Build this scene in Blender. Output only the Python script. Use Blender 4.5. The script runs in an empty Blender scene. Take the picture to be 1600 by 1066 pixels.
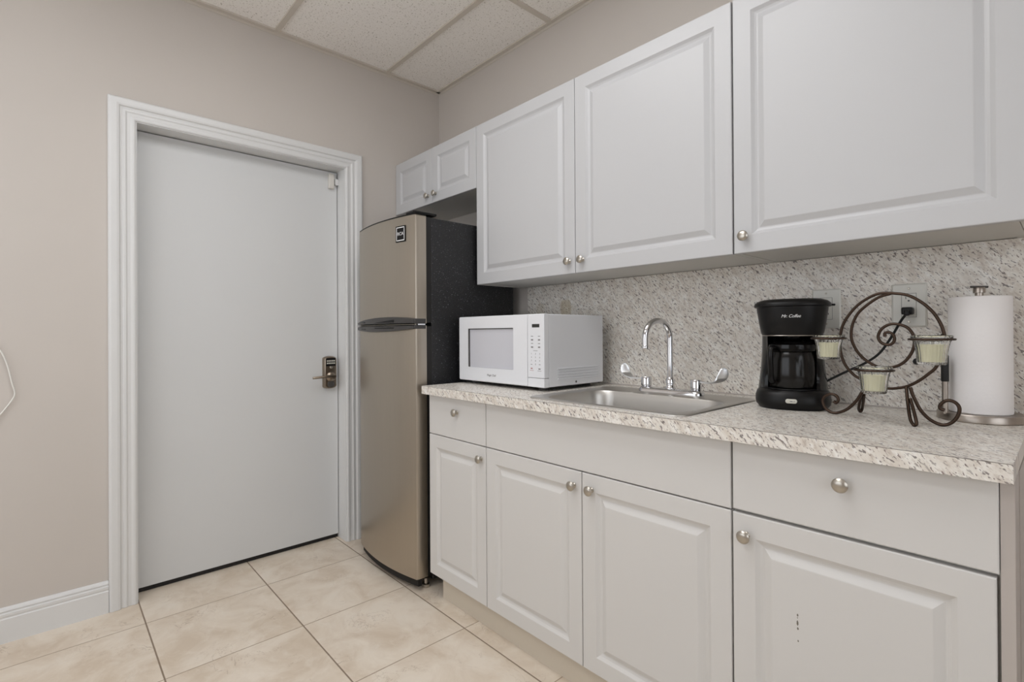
import bpy, bmesh, math, random
from mathutils import Vector, Matrix
from math import sin, cos, pi, radians
random.seed(7)
S = bpy.context.scene
COL = S.collection

# ------------------------------------------------------------------ helpers
def lin(c):
    c = c/255.0
    return c/12.92 if c <= 0.04045 else ((c+0.055)/1.055)**2.4
def rgb(r, g, b): return (lin(r), lin(g), lin(b), 1.0)

class NT:
    """small node-tree builder"""
    def __init__(s, name):
        s.m = bpy.data.materials.new(name); s.m.use_nodes = True
        s.t = s.m.node_tree; s.n = s.t.nodes; s.l = s.t.links
        s.p = s.n['Principled BSDF']
    def node(s, kind, **kw):
        n = s.n.new(kind)
        for k, v in kw.items():
            if k in n.inputs: n.inputs[k].default_value = v
            else: setattr(n, k, v)
        return n
    def link(s, a, b): s.l.new(a, b)
    def math(s, op, a, b=None, c=None, clamp=False):
        n = s.n.new('ShaderNodeMath'); n.operation = op; n.use_clamp = clamp
        for i, v in enumerate((a, b, c)):
            if v is None: continue
            if isinstance(v, (int, float)): n.inputs[i].default_value = v
            else: s.link(v, n.inputs[i])
        return n.outputs[0]
    def mix(s, f, a, b):
        n = s.n.new('ShaderNodeMix'); n.data_type = 'RGBA'
        for i, v in ((0, f), (6, a), (7, b)):
            if isinstance(v, (int, float, tuple)): n.inputs[i].default_value = v
            else: s.link(v, n.inputs[i])
        return n.outputs[2]
    def ramp(s, f, a, b):
        return s.math('MULTIPLY', s.math('SUBTRACT', f, a), 1.0/(b-a), clamp=True)
    def noise(s, vec, scale, detail=2.0, rough=0.5, dist=0.0):
        n = s.node('ShaderNodeTexNoise', Scale=scale, Detail=detail, Roughness=rough, Distortion=dist)
        if vec is not None: s.link(vec, n.inputs['Vector'])
        return n.outputs['Fac']
    def bump(s, h, strength=0.2, dist=0.002):
        b = s.node('ShaderNodeBump', Strength=strength, Distance=dist)
        s.link(h, b.inputs['Height']); s.link(b.outputs['Normal'], s.p.inputs['Normal'])
    def coord(s): return s.node('ShaderNodeTexCoord').outputs['Object']

def plain(name, col, rough=0.5, metal=0.0, noise=0.0, nscale=60, coat=0.0, **kw):
    t = NT(name); p = t.p
    p.inputs['Roughness'].default_value = rough; p.inputs['Metallic'].default_value = metal
    p.inputs['Coat Weight'].default_value = coat
    for k, v in kw.items(): p.inputs[k.replace('_', ' ')].default_value = v
    p.inputs['Base Color'].default_value = col
    if noise:
        f = t.noise(t.coord(), nscale, 4)
        t.link(t.mix(f, tuple(c*(1-noise) for c in col[:3])+(1,), tuple(min(1, c*(1+noise)) for c in col[:3])+(1,)), p.inputs['Base Color'])
    return t.m

def box(bm, x0, x1, y0, y1, z0, z1, bev=0.0, seg=2):
    r = bmesh.ops.create_cube(bm, size=1.0)
    vs = r['verts']
    for v in vs:
        v.co = Vector(((x0+x1)/2+v.co.x*(x1-x0), (y0+y1)/2+v.co.y*(y1-y0), (z0+z1)/2+v.co.z*(z1-z0)))
    if bev:
        es = list({e for v in vs for e in v.link_edges})
        bmesh.ops.bevel(bm, geom=es, offset=bev, segments=seg, affect='EDGES', profile=0.5)
def lathe(bm, prof, n=32, origin=(0, 0, 0), axis='Z', ribs=None, cap=True):
    """prof = [(r, h)...]; ribs(angle, k) optional radius factor"""
    rings = []
    for k, (r, h) in enumerate(prof):
        ring = []
        for i in range(n):
            a = 2*pi*i/n
            rr = r*(ribs(a, k) if ribs else 1.0)
            p = Vector((rr*cos(a), rr*sin(a), h))
            if axis == '-Y': p = Vector((p.x, -p.z, p.y))
            if axis == 'X': p = Vector((p.z, p.x, p.y))
            ring.append(bm.verts.new(p+Vector(origin)))
        rings.append(ring)
    for a, b in zip(rings, rings[1:]):
        for i in range(n):
            bm.faces.new((a[i], a[(i+1) % n], b[(i+1) % n], b[i]))
    if cap:
        bm.faces.new(list(reversed(rings[0]))); bm.faces.new(rings[-1])
def catmull(pts, sub=6):
    P = [Vector(p) for p in pts]; out = []
    for i in range(len(P)-1):
        p0 = P[i-1] if i else P[0]*2-P[1]
        p1, p2 = P[i], P[i+1]
        p3 = P[i+2] if i+2 < len(P) else P[-1]*2-P[-2]
        for k in range(sub):
            t = k/sub
            out.append(0.5*((2*p1)+(p2-p0)*t+(2*p0-5*p1+4*p2-p3)*t*t+(3*p1-p0-3*p2+p3)*t**3))
    out.append(P[-1]); return out
def tube(bm, pts, r, n=10, closed=False, taper=None):
    P = [Vector(p) for p in pts]; N = len(P)
    rings = []; prev = None
    for i, p in enumerate(P):
        if closed: d = P[(i+1) % N]-P[i-1]
        else: d = P[min(i+1, N-1)]-P[max(i-1, 0)]
        d.normalize()
        if prev is None:
            u = d.orthogonal().normalized()
        else:
            u = (prev-d*prev.dot(d)).normalized()
        prev = u; w = d.cross(u)
        rr = r*(taper(i/(N-1)) if taper else 1)
        rings.append([bm.verts.new(p+(u*cos(2*pi*k/n)+w*sin(2*pi*k/n))*rr) for k in range(n)])
    for i in range(N if closed else N-1):
        a, b = rings[i], rings[(i+1) % N]
        if closed and i == N-1:
            # align seam
            best = min(range(n), key=lambda s: (a[0].co-b[s].co).length)
            b = b[best:]+b[:best]
        for k in range(n):
            bm.faces.new((a[k], a[(k+1) % n], b[(k+1) % n], b[k]))
    if not closed:
        bm.faces.new(list(reversed(rings[0]))); bm.faces.new(rings[-1])
def loft(bm, loops, cap0=True, cap1=True):
    R = [[bm.verts.new(p) for p in L] for L in loops]
    n = len(R[0])
    for a, b in zip(R, R[1:]):
        for i in range(n):
            bm.faces.new((a[i], a[(i+1) % n], b[(i+1) % n], b[i]))
    if cap0: bm.faces.new(list(reversed(R[0])))
    if cap1: bm.faces.new(R[-1])
def rrect(x0, x1, y0, y1, r, z, n=6):
    out = []
    for cx, cy, a0 in ((x1-r, y1-r, 0), (x0+r, y1-r, 90), (x0+r, y0+r, 180), (x1-r, y0+r, 270)):
        for k in range(n+1):
            a = radians(a0+90*k/n)
            out.append((cx+r*cos(a), cy+r*sin(a), z))
    return out

LOCAL = set()
def root_of(o):
    while o.parent: o = o.parent
    return o
def obj(name, bm, mat, parent=None, smooth=None, label=None):
    bmesh.ops.recalc_face_normals(bm, faces=bm.faces)
    if parent is not None:
        r = root_of(parent)
        if r.name not in LOCAL:
            bmesh.ops.translate(bm, vec=-r.location, verts=bm.verts)
    me = bpy.data.meshes.new(name); bm.to_mesh(me); bm.free()
    o = bpy.data.objects.new(name, me); COL.objects.link(o)
    for m in (mat if isinstance(mat, (list, tuple)) else [mat]): me.materials.append(m)
    if parent is not None: o.parent = parent
    if smooth:
        me.shade_smooth()
        me.set_sharp_from_angle(angle=radians(smooth))
    if label: o['label'] = label
    return o
def thing(name, label, cat, loc, group=None, rotz=0.0, local=False):
    o = bpy.data.objects.new(name, None); COL.objects.link(o)
    o.empty_display_size = 0.05
    o.location = loc; o.rotation_euler = (0, 0, rotz)
    if local: LOCAL.add(o.name)
    return tag(o, label, cat, group)
def tag(o, label, cat, group=None):
    o['label'] = label; o['category'] = cat
    if group: o['group'] = group
    return o
def struct(name, bm, mat, label=None, parent=None, smooth=None):
    o = obj(name, bm, mat, parent, smooth)
    o['kind'] = 'structure'
    if label: o['label'] = label
    return o
def B(*boxes, bev=0.0):
    bm = bmesh.new()
    for b in boxes: box(bm, *b, bev=bev)
    return bm
def text_bm(txt, size, mat4, extrude=0.0004, shear=0.0, spacing=1.0):
    cu = bpy.data.curves.new('lettering', 'FONT'); cu.body = txt; cu.size = size
    cu.extrude = extrude; cu.shear = shear; cu.align_x = 'CENTER'; cu.align_y = 'CENTER'
    cu.space_character = spacing; cu.resolution_u = 3
    o = bpy.data.objects.new('lettering', cu); COL.objects.link(o)
    bpy.context.view_layer.update()
    me = bpy.data.meshes.new_from_object(o.evaluated_get(bpy.context.evaluated_depsgraph_get()))
    bpy.data.objects.remove(o); bpy.data.curves.remove(cu)
    bm = bmesh.new(); bm.from_mesh(me); bpy.data.meshes.remove(me)
    if callable(mat4):
        for v in bm.verts: v.co = mat4(v.co)
    else: bm.transform(mat4)
    return bm
def join(bm, other):
    me = bpy.data.meshes.new('temporary'); other.to_mesh(me); other.free()
    bm.from_mesh(me); bpy.data.meshes.remove(me)
def facing(x, y, z):           # text plane facing -Y
    return Matrix.Translation((x, y, z)) @ Matrix.Rotation(pi/2, 4, 'X')

# ------------------------------------------------------------------ materials
M = {}
def wallmat():
    t = NT('beige_wall_paint'); c = t.coord()
    f = t.noise(c, 3.0, 3)
    t.link(t.mix(f, rgb(197, 190, 183), rgb(202, 195, 188)), t.p.inputs['Base Color'])
    t.p.inputs['Roughness'].default_value = 0.75
    t.bump(t.noise(c, 220, 3), 0.06, 0.001)
    return t.m
M['wall'] = wallmat()
M['trim'] = plain('white_trim_paint', rgb(218, 218, 217), 0.38, noise=0.01)
M['door'] = plain('white_door_paint', rgb(212, 213, 213), 0.45, noise=0.012, nscale=5)
M['cab'] = plain('white_thermofoil', rgb(193, 193, 194), 0.38, noise=0.008, nscale=4)
M['cabb'] = plain('warm_bounce_thermofoil', rgb(210, 208, 205), 0.38, noise=0.008, nscale=4)  # thermofoil copy for the base fronts, warm floor bounce put into its colour
M['carc'] = plain('white_melamine', rgb(205, 203, 198), 0.5, noise=0.01)
M['endp'] = plain('beige_laminate', rgb(184, 176, 170), 0.5, noise=0.015, nscale=8)
M['dark'] = plain('dark_gap', rgb(24, 20, 16), 0.8)
M['nickel'] = plain('satin_nickel', rgb(186, 180, 170), 0.3, 1.0, noise=0.04, nscale=90)
M['chrome'] = plain('polished_chrome', rgb(222, 222, 224), 0.07, 1.0)
M['satin'] = plain('satin_chrome', rgb(226, 227, 228), 0.32, 1.0)
M['lockmetal'] = plain('satin_lock_metal', rgb(150, 138, 124), 0.3, 1.0, noise=0.04)
M['black'] = plain('black_plastic', rgb(14, 13, 13), 0.4, noise=0.05, Specular_IOR_Level=0.28)
M['gloss'] = plain('glossy_black_plastic', rgb(8, 7, 7), 0.16, noise=0.05, Specular_IOR_Level=0.3)
M['micro'] = plain('white_appliance_plastic', rgb(226, 227, 230), 0.33, noise=0.006)
M['microside'] = plain('white_enamel', rgb(222, 223, 226), 0.4, noise=0.006)
M['microwin'] = plain('grey_window_mesh', rgb(200, 200, 206), 0.16, noise=0.02, nscale=300)
M['greyprint'] = plain('grey_print', rgb(128, 126, 126), 0.5)
M['redprint'] = plain('reddish_print', rgb(170, 120, 118), 0.5)
M['display'] = plain('dark_display', rgb(46, 46, 45), 0.2)
M['slate'] = plain('dark_grey_plastic', rgb(78, 76, 74), 0.32, noise=0.03)
M['bronze'] = plain('dark_bronze_metal', rgb(70, 56, 47), 0.38, 0.85, noise=0.15, nscale=120)
M['plate'] = plain('white_wall_plate', rgb(216, 215, 208), 0.35)
M['paper'] = None
M['grip'] = plain('charcoal_handle_plastic', rgb(60, 58, 57), 0.35, noise=0.03)
M['seam'] = plain('grey_laminate_seam', rgb(120, 112, 104), 0.6)
M['toe'] = plain('beige_toe_kick', rgb(206, 196, 180), 0.5, noise=0.02)
M['rubber'] = plain('black_rubber', rgb(20, 18, 17), 0.6)
M['white_print'] = plain('white_print', rgb(225, 225, 225), 0.5)
M['cordw'] = plain('white_cord', rgb(226, 224, 218), 0.5)
M['button'] = plain('pale_switch', rgb(205, 203, 192), 0.35)
M['sensor'] = plain('sensor_plastic', rgb(214, 210, 203), 0.45)

def steel(name, col, rough, horizontal=False, amp=0.06):
    t = NT(name); c = t.coord()
    mp = t.node('ShaderNodeMapping'); t.link(c, mp.inputs['Vector'])
    mp.inputs['Scale'].default_value = (6, 6, 400) if horizontal else (420, 420, 3)
    f = t.noise(mp.outputs[0], 1.0, 3)
    t.link(t.mix(f, tuple(x*(1-amp) for x in col[:3])+(1,), tuple(x*(1+amp) for x in col[:3])+(1,)), t.p.inputs['Base Color'])
    t.p.inputs['Metallic'].default_value = 1.0
    t.link(t.math('MULTIPLY_ADD', f, 0.08, rough-0.04), t.p.inputs['Roughness'])
    t.bump(f, 0.03, 0.0005)
    return t.m
M['steel'] = steel('brushed_fridge_steel', rgb(182, 173, 160), 0.34)
M['sink'] = steel('brushed_sink_steel', rgb(198, 195, 190), 0.38, True, 0.03)
M['holder'] = steel('brushed_holder_steel', rgb(172, 163, 154), 0.33)

def fridgeside():
    t = NT('textured_black_enamel'); c = t.coord()
    a = t.noise(c, 170, 2, 0.6)
    t.link(t.mix(t.ramp(t.noise(c, 190, 1.5, 0.7), 0.66, 0.74), rgb(27, 27, 29), rgb(135, 135, 140)), t.p.inputs['Base Color'])
    t.p.inputs['Roughness'].default_value = 0.3
    t.bump(a, 0.9, 0.004)
    return t.m
M['fside'] = fridgeside()

def granite():
    t = NT('speckled_granite_laminate'); c = t.coord()
    sep = t.node('ShaderNodeSeparateXYZ'); t.link(c, sep.inputs[0])
    v = t.math('ADD', sep.outputs['Y'], sep.outputs['Z'])
    comb = t.node('ShaderNodeCombineXYZ'); t.link(sep.outputs['X'], comb.inputs[0]); t.link(v, comb.inputs[1])
    def warp(ang, sx, sy, off=0.0):
        m = t.node('ShaderNodeMapping', vector_type='POINT'); t.link(comb.outputs[0], m.inputs['Vector'])
        m.inputs['Rotation'].default_value = (0, 0, radians(ang)); m.inputs['Location'].default_value = (off, off*2, off)
        m2 = t.node('ShaderNodeMapping', vector_type='POINT'); t.link(m.outputs[0], m2.inputs['Vector'])
        m2.inputs['Scale'].default_value = (sx, sy, 1)
        return m2.outputs[0]
    # rotating by +A turns a streak running down to the right onto the X axis
    A = 50
    base = t.mix(t.ramp(t.noise(warp(A, 16, 38), 1.0, 4, 0.6), 0.36, 0.66), rgb(236, 233, 226), rgb(216, 208, 197))
    base = t.mix(t.math('MULTIPLY', t.ramp(t.noise(warp(A, 42, 100, 3), 1.0, 3, 0.6), 0.50, 0.70), 0.75), base, rgb(184, 170, 158))
    base = t.mix(t.math('MULTIPLY', t.ramp(t.noise(warp(A, 40, 90, 9), 1.0, 2), 0.56, 0.68), 0.7), base, rgb(242, 240, 236))
    cl = t.ramp(t.noise(warp(A, 12, 22, 5), 1.0, 2), 0.30, 0.52)
    sp = t.ramp(t.noise(warp(A-8, 58, 150, 7), 1.0, 2, 0.55), 0.592, 0.632)
    base = t.mix(t.math('MULTIPLY', t.math('MULTIPLY', sp, cl), 0.8), base, rgb(88, 77, 76))
    sp2 = t.ramp(t.noise(warp(A+10, 105, 240, 11), 1.0, 2, 0.5), 0.62, 0.665)
    base = t.mix(t.math('MULTIPLY', sp2, 0.8), base, rgb(112, 94, 88))
    # two faint yellow stains low on the splash beside the microwave
    def stain(x, z, rx, rz):
        dx = t.math('DIVIDE', t.math('SUBTRACT', sep.outputs['X'], x), rx)
        dz = t.math('DIVIDE', t.math('SUBTRACT', sep.outputs['Z'], z), rz)
        d = t.math('ADD', t.math('POWER', t.math('ABSOLUTE', dx), 4.0), t.math('POWER', t.math('ABSOLUTE', dz), 4.0))
        return t.ramp(d, 1.3, 0.6)
    for x, z, rx, rz, k in STAINS:
        base = t.mix(t.math('MULTIPLY', stain(x, z, rx, rz), k), base, rgb(170, 148, 92))
    t.link(base, t.p.inputs['Base Color'])
    t.p.inputs['Roughness'].default_value = 0.36
    return t.m
STAINS = [(1.068, 1.25, 0.033, 0.045, 0.38), (0.90, 1.25, 0.03, 0.035, 0.2)]
M['granite'] = granite()

TX0, TY0, TW, TH = 0.213, -1.5463, 0.4427, 0.4509
def floormat():
    t = NT('beige_stone_tile'); c = t.coord()
    sep = t.node('ShaderNodeSeparateXYZ'); t.link(c, sep.inputs[0])
    def cell(o, x0, w):
        u = t.math('DIVIDE', t.math('SUBTRACT', o, x0-20*w), w)
        fl = t.math('FLOOR', u); fr = t.math('SUBTRACT', u, fl)
        d = t.math('MULTIPLY', t.math('MINIMUM', fr, t.math('SUBTRACT', 1.0, fr)), w)
        return fl, d
    fx, dx = cell(sep.outputs['X'], TX0, TW); fy, dy = cell(sep.outputs['Y'], TY0, TH)
    wob = t.math('MULTIPLY', t.math('SUBTRACT', t.noise(c, 60, 2), 0.5), 0.0012)
    gx = t.ramp(t.math('ADD', dx, wob), 0.0026, 0.0014)   # joints across the room
    gy = t.ramp(t.math('ADD', dy, wob), 0.0033, 0.0019)   # joints along the cabinets
    g = t.math('MAXIMUM', gx, gy)
    cid = t.node('ShaderNodeCombineXYZ'); t.link(fx, cid.inputs[0]); t.link(fy, cid.inputs[1])
    wn = t.node('ShaderNodeTexWhiteNoise', noise_dimensions='3D'); t.link(cid.outputs[0], wn.inputs['Vector'])
    off = t.node('ShaderNodeVectorMath', operation='SCALE'); t.link(wn.outputs['Color'], off.inputs[0]); off.inputs['Scale'].default_value = 9.0
    add = t.node('ShaderNodeVectorMath', operation='ADD'); t.link(c, add.inputs[0]); t.link(off.outputs[0], add.inputs[1])
    q = add.outputs[0]
    col = t.mix(t.ramp(t.noise(q, 5.5, 6, 0.6, 0.6), 0.36, 0.64), rgb(230, 219, 204), rgb(208, 192, 172))
    col = t.mix(t.math('MULTIPLY', t.ramp(t.noise(q, 16, 6, 0.65, 0.8), 0.50, 0.72), 0.6), col, rgb(230, 221, 208))
    vein = t.math('ABSOLUTE', t.math('SUBTRACT', t.noise(q, 7, 5, 0.62, 1.4), 0.5))
    vm = t.math('MULTIPLY', t.ramp(vein, 0.011, 0.0), t.ramp(t.noise(q, 6, 3), 0.50, 0.66))
    col = t.mix(t.math('MULTIPLY', vm, 0.55), col, rgb(150, 126, 100))
    col = t.mix(t.math('MULTIPLY', wn.outputs['Value'], 0.10), col, rgb(200, 182, 160))
    col = t.mix(g, col, t.mix(gy, rgb(164, 145, 124), rgb(138, 121, 103)))
    t.link(col, t.p.inputs['Base Color'])
    t.link(t.math('MULTIPLY_ADD', g, 0.4, 0.36), t.p.inputs['Roughness'])
    h = t.math('SUBTRACT', t.math('MULTIPLY', t.noise(q, 26, 4), 0.12), g)
    t.bump(h, 0.35, 0.002)
    return t.m
M['floor'] = floormat()

def ceilmat():
    t = NT('fissured_ceiling_tile'); c = t.coord()
    a = t.noise(c, 120, 2, 0.6); b = t.noise(c, 230, 2, 0.6)
    f = t.math('MAXIMUM', t.ramp(a, 0.60, 0.70), t.ramp(b, 0.62, 0.72))
    t.link(t.mix(f, rgb(246, 242, 237), rgb(186, 178, 168)), t.p.inputs['Base Color'])
    t.p.inputs['Roughness'].default_value = 0.9
    t.bump(t.math('SUBTRACT', 1.0, f), 0.4, 0.002)
    return t.m
M['ceil'] = ceilmat()
M['tbar'] = plain('ceiling_grid_paint', rgb(205, 197, 186), 0.5)
def emis(name, col, s):
    t = NT(name); t.p.inputs['Base Color'].default_value = (0.8, 0.8, 0.8, 1)
    t.p.inputs['Emission Color'].default_value = col; t.p.inputs['Emission Strength'].default_value = s
    return t.m
M['lamp'] = emis('lit_light_diffuser', (0.975, 0.985, 1.005, 1), 8.6)

def papermat():
    t = NT('white_paper_towel'); c = t.coord()
    t.p.inputs['Base Color'].default_value = rgb(236, 233, 232); t.p.inputs['Roughness'].default_value = 0.9
    v = t.node('ShaderNodeTexVoronoi', Scale=120.0); t.link(c, v.inputs['Vector'])
    t.bump(v.outputs['Distance'], 0.25, 0.001)
    return t.m
M['paper'] = papermat()
def glassmat():
    t = NT('pale_green_glass')
    t.p.inputs['Base Color'].default_value = (0.985, 1.0, 0.992, 1); t.p.inputs['Roughness'].default_value = 0.03
    t.p.inputs['Transmission Weight'].default_value = 1.0; t.p.inputs['IOR'].default_value = 1.45
    return t.m
M['glass'] = glassmat()
M['wax'] = plain('cream_wax', rgb(250, 244, 212), 0.5, noise=0.02)
def carafe():
    t = NT('smoked_carafe_glass')
    t.p.inputs['Base Color'].default_value = rgb(20, 18, 16); t.p.inputs['Specular IOR Level'].default_value = 0.35; t.p.inputs['Roughness'].default_value = 0.17
    return t.m
M['carafe'] = carafe()

# ------------------------------------------------------------------ camera
CX, CY, CZ = 2.6761, -1.8275, 1.1382
YAW, PITCH, ROLL, F, PCY = 0.8308, 0.0036, -0.0060, 792.81, 517.97
fw = Vector((-sin(YAW)*cos(PITCH), cos(YAW)*cos(PITCH), sin(PITCH)))
rt = Vector((cos(YAW), sin(YAW), 0)); up = rt.cross(fw)
rt2 = rt*cos(ROLL)+up*sin(ROLL); up2 = -rt*sin(ROLL)+up*cos(ROLL)
cam = bpy.data.cameras.new('camera'); co = bpy.data.objects.new('camera', cam); COL.objects.link(co)
mw = Matrix((rt2, up2, -fw)).transposed().to_4x4(); mw.translation = Vector((CX, CY, CZ)); co.matrix_world = mw
cam.sensor_width = 36.0; cam.sensor_fit = 'HORIZONTAL'; cam.lens = F/1600*36.0
cam.shift_y = -(533-PCY)/1600.0; cam.clip_start = 0.02
S.camera = co

# ------------------------------------------------------------------ room
H = 2.6573
RX, RY = 4.3, -3.6
DY0, DY1, DZ = -1.552, -0.622, 2.051      # door opening in the wall x = 0
struct('floor', B((-0.3, RX+0.1, RY-0.1, 0.1, -0.06, 0.0)), M['floor'], 'beige stone-look tiled floor')
struct('wall_left', B((-0.14, 0, RY, DY0, 0, H+0.05), (-0.14, 0, DY1, 0.0, 0, H+0.05), (-0.14, 0, DY0, DY1, DZ, H+0.05)), M['wall'], 'beige wall with the white door')
struct('wall_back', B((-0.14, RX+0.1, 0, 0.1, 0, H+0.05)), M['wall'], 'beige wall behind the cabinets')
# unseen windows added to the two walls behind the camera, letting in fill light
WA = (0.15, 2.45, 0.75, 2.3)       # x0, x1, z0, z1 in wall_front
WB = (-3.1, -0.9, 0.75, 2.3)     # y0, y1, z0, z1 in wall_right
struct('wall_right', B((RX, RX+0.1, RY-0.1, WB[0], 0, H+0.05), (RX, RX+0.1, WB[1], 0, 0, H+0.05), (RX, RX+0.1, WB[0], WB[1], 0, WB[2]), (RX, RX+0.1, WB[0], WB[1], WB[3], H+0.05)), M['wall'])
struct('wall_front', B((-0.14, WA[0], RY-0.1, RY, 0, H+0.05), (WA[1], RX, RY-0.1, RY, 0, H+0.05), (WA[0], WA[1], RY-0.1, RY, 0, WA[2]), (WA[0], WA[1], RY-0.1, RY, WA[3], H+0.05)), M['wall'])
f = 0.045
xm = (WA[0]+WA[1])/2
struct('fill_window_1', B((WA[0], WA[0]+f, RY-0.07, RY-0.02, WA[2], WA[3]), (WA[1]-f, WA[1], RY-0.07, RY-0.02, WA[2], WA[3]), (xm-f/2, xm+f/2, RY-0.07, RY-0.02, WA[2]+f, WA[3]-f),
                     (WA[0]+f, WA[1]-f, RY-0.07, RY-0.02, WA[2], WA[2]+f), (WA[0]+f, WA[1]-f, RY-0.07, RY-0.02, WA[3]-f, WA[3])), M['trim'])
ym = (WB[0]+WB[1])/2
struct('fill_window_2', B((RX+0.02, RX+0.07, WB[0], WB[0]+f, WB[2], WB[3]), (RX+0.02, RX+0.07, WB[1]-f, WB[1], WB[2], WB[3]), (RX+0.02, RX+0.07, ym-f/2, ym+f/2, WB[2]+f, WB[3]-f),
                     (RX+0.02, RX+0.07, WB[0]+f, WB[1]-f, WB[2], WB[2]+f), (RX+0.02, RX+0.07, WB[0]+f, WB[1]-f, WB[3]-f, WB[3])), M['trim'])
struct('door_light_block', B((-0.30, -0.26, DY0-0.3, DY1+0.3, 0, DZ+0.3)), M['dark'])  # unseen dark backing, added to keep sky light out of the door gap
ceiling = struct('ceiling', B((-0.14, RX+0.1, RY-0.1, 0.1, H+0.008, H+0.05)), M['ceil'], 'suspended ceiling of fissured white tiles')
YL = [-0.37-0.61*k for k in range(6)]; XL = [0.98+1.22*k for k in range(3)]
for y in YL: obj('grid_bar', B((0, RX, y-0.0125, y+0.0125, H, H+0.012)), M['tbar'], ceiling)
for x in XL: obj('grid_bar', B((x-0.0125, x+0.0125, RY, 0, H-0.0005, H+0.012)), M['tbar'], ceiling)
obj('wall_angle', B((0, 0.022, RY, 0, H-0.001, H+0.012), (0, 0.002, RY, 0, H-0.014, H)), M['tbar'], ceiling)
obj('wall_angle', B((0, RX, -0.022, 0, H-0.001, H+0.012), (0, RX, -0.002, 0, H-0.014, H)), M['tbar'], ceiling)
for (x, y) in ((0.98, -1.59), (0.98, -2.81)):  # second panel is an unseen extra, added to brighten the left side
    obj('light_diffuser', B((x+0.02, x+1.20, y+0.02, y+0.59, H+0.001, H+0.0095)), M['lamp'], ceiling)

# baseboards on the door wall, swept profile
def sweep_y(bm, prof, y0, y1):
    loft(bm, [[(d, y0, z) for d, z in prof], [(d, y1, z) for d, z in prof]])
BB = [(0, 0), (0.015, 0), (0.015, 0.088), (0.012, 0.091), (0.012, 0.095), (0.014, 0.098), (0.014, 0.107), (0.010, 0.110), (0.010, 0.114), (0.012, 0.117), (0.009, 0.124), (0.004, 0.128), (0, 0.129)]
for y0, y1 in ((RY, -1.6475), (-0.5242, -0.001)):
    bm = bmesh.new(); sweep_y(bm, BB, y0, y1)
    struct('baseboard_left', bm, M['trim'], 'white grooved baseboard left of the door' if y0 == RY else 'short white grooved baseboard between door and refrigerator')

# door casing (trim_1) and jamb (trim_2)
cas = [(0.0, 0.0), (0.0, 0.009), (0.006, 0.012), (0.012, 0.012), (0.020, 0.0095), (0.030, 0.010), (0.036, 0.0135), (0.043, 0.0135), (0.047, 0.011), (0.053, 0.012), (0.058, 0.018), (0.066, 0.020), (0.085, 0.0205), (0.0905, 0.019), (0.0945, 0.014), (0.0945, 0.0)]
W = 0.0945
bm = bmesh.new()
L0 = [(d, DY0-t, 0.001) for t, d in cas]; L1 = [(d, DY0-t, DZ+t*0.9) for t, d in cas]
L2 = [(d, DY1+t, DZ+t*0.9) for t, d in cas]; L3 = [(d, DY1+t, 0.001) for t, d in cas]
loft(bm, [L0, L1, L2, L3])
struct('trim_1', bm, M['trim'], 'white moulded door casing')
struct('trim_2', B((-0.14, 0.004, DY0-0.0, DY0+0.004, 0.001, DZ), (-0.14, 0.004, DY1-0.004, DY1, 0.001, DZ), (-0.14, 0.004, DY0+0.004, DY1-0.004, DZ-0.004, DZ)), M['trim'], 'white door jamb')

XD = -0.090
door = bpy.data.objects.new('door_1', None); COL.objects.link(door); door.location = (XD, (DY0+DY1)/2, 0)
door['kind'] = 'structure'; door['label'] = 'flush white door with a keypad lever lock'
obj('door_panel', B((XD-0.042, XD, DY0+0.007, DY1-0.008, 0.023, DZ-0.008), bev=0.001), M['door'], door)
obj('door_gap_shade', B((XD-0.040, XD-0.010, DY0+0.008, DY1-0.009, 0.002, 0.0228)), M['rubber'], door)  # dark filler added so the gap under the door reads as shade
# keypad lock
lk = bmesh.new()
ly, lz0, lz1 = -0.680, 0.838, 1.018
prof = []
n = 12
for k in range(n+1):
    a = pi*k/n
    prof.append((ly+0.037*cos(a), lz1-0.014+0.014*sin(a)))
for k in range(n+1):
    a = pi+pi*k/n
    prof.append((ly+0.037*cos(a), lz0+0.014+0.014*sin(a)))
cy, cz = ly, (lz0+lz1)/2
def sc(s, x, zz=None): return [(x, cy+(p[0]-cy)*s, cz+(p[1]-cz)*(zz or s)) for p in prof]
loft(lk, [sc(1, XD), sc(1, XD+0.012), sc(0.86, XD+0.026, 0.95), sc(0.80, XD+0.028, 0.93)])
lock = obj('lock_plate', lk, M['lockmetal'], door, 35)
bm = B((XD+0.0275, XD+0.0292, ly-0.026, ly+0.026, 0.964, 1.006), bev=0.0006)
kp = obj('keypad', bm, M['black'], lock)
bm = bmesh.new()
for r in range(2):
    for c in range(5):
        y = ly-0.019+c*0.0095; z = 0.992-r*0.013
        box(bm, XD+0.029, XD+0.0305, y-0.0033, y+0.0033, z-0.004, z+0.004)
obj('keypad_buttons', bm, M['button'], lock)
bm = bmesh.new(); lathe(bm, [(0.0075, 0), (0.0075, 0.004), (0.0035, 0.005), (0.003, 0.002)], 20, (XD+0.027, ly+0.001, 0.956), 'X')
obj('key_cylinder', bm, M['nickel'], lock, 35)
bm = bmesh.new(); lathe(bm, [(0.026, 0), (0.026, 0.006), (0.015, 0.011), (0.012, 0.016), (0.012, 0.040), (0.010, 0.042)], 28, (XD+0.027, ly, 0.905), 'X')
obj('lever_hub', bm, M['lockmetal'], lock, 35)
bm = bmesh.new()
pts = catmull([(XD+0.062, ly+0.012, 0.909), (XD+0.064, ly-0.02, 0.910), (XD+0.064, ly-0.055, 0.909), (XD+0.058, ly-0.095, 0.906), (XD+0.054, ly-0.110, 0.905)], 5)
tube(bm, pts, 0.0075, 12, taper=lambda t: 1.15-0.35*t)
obj('lever_handle', bm, M['lockmetal'], lock, 40)
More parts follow.
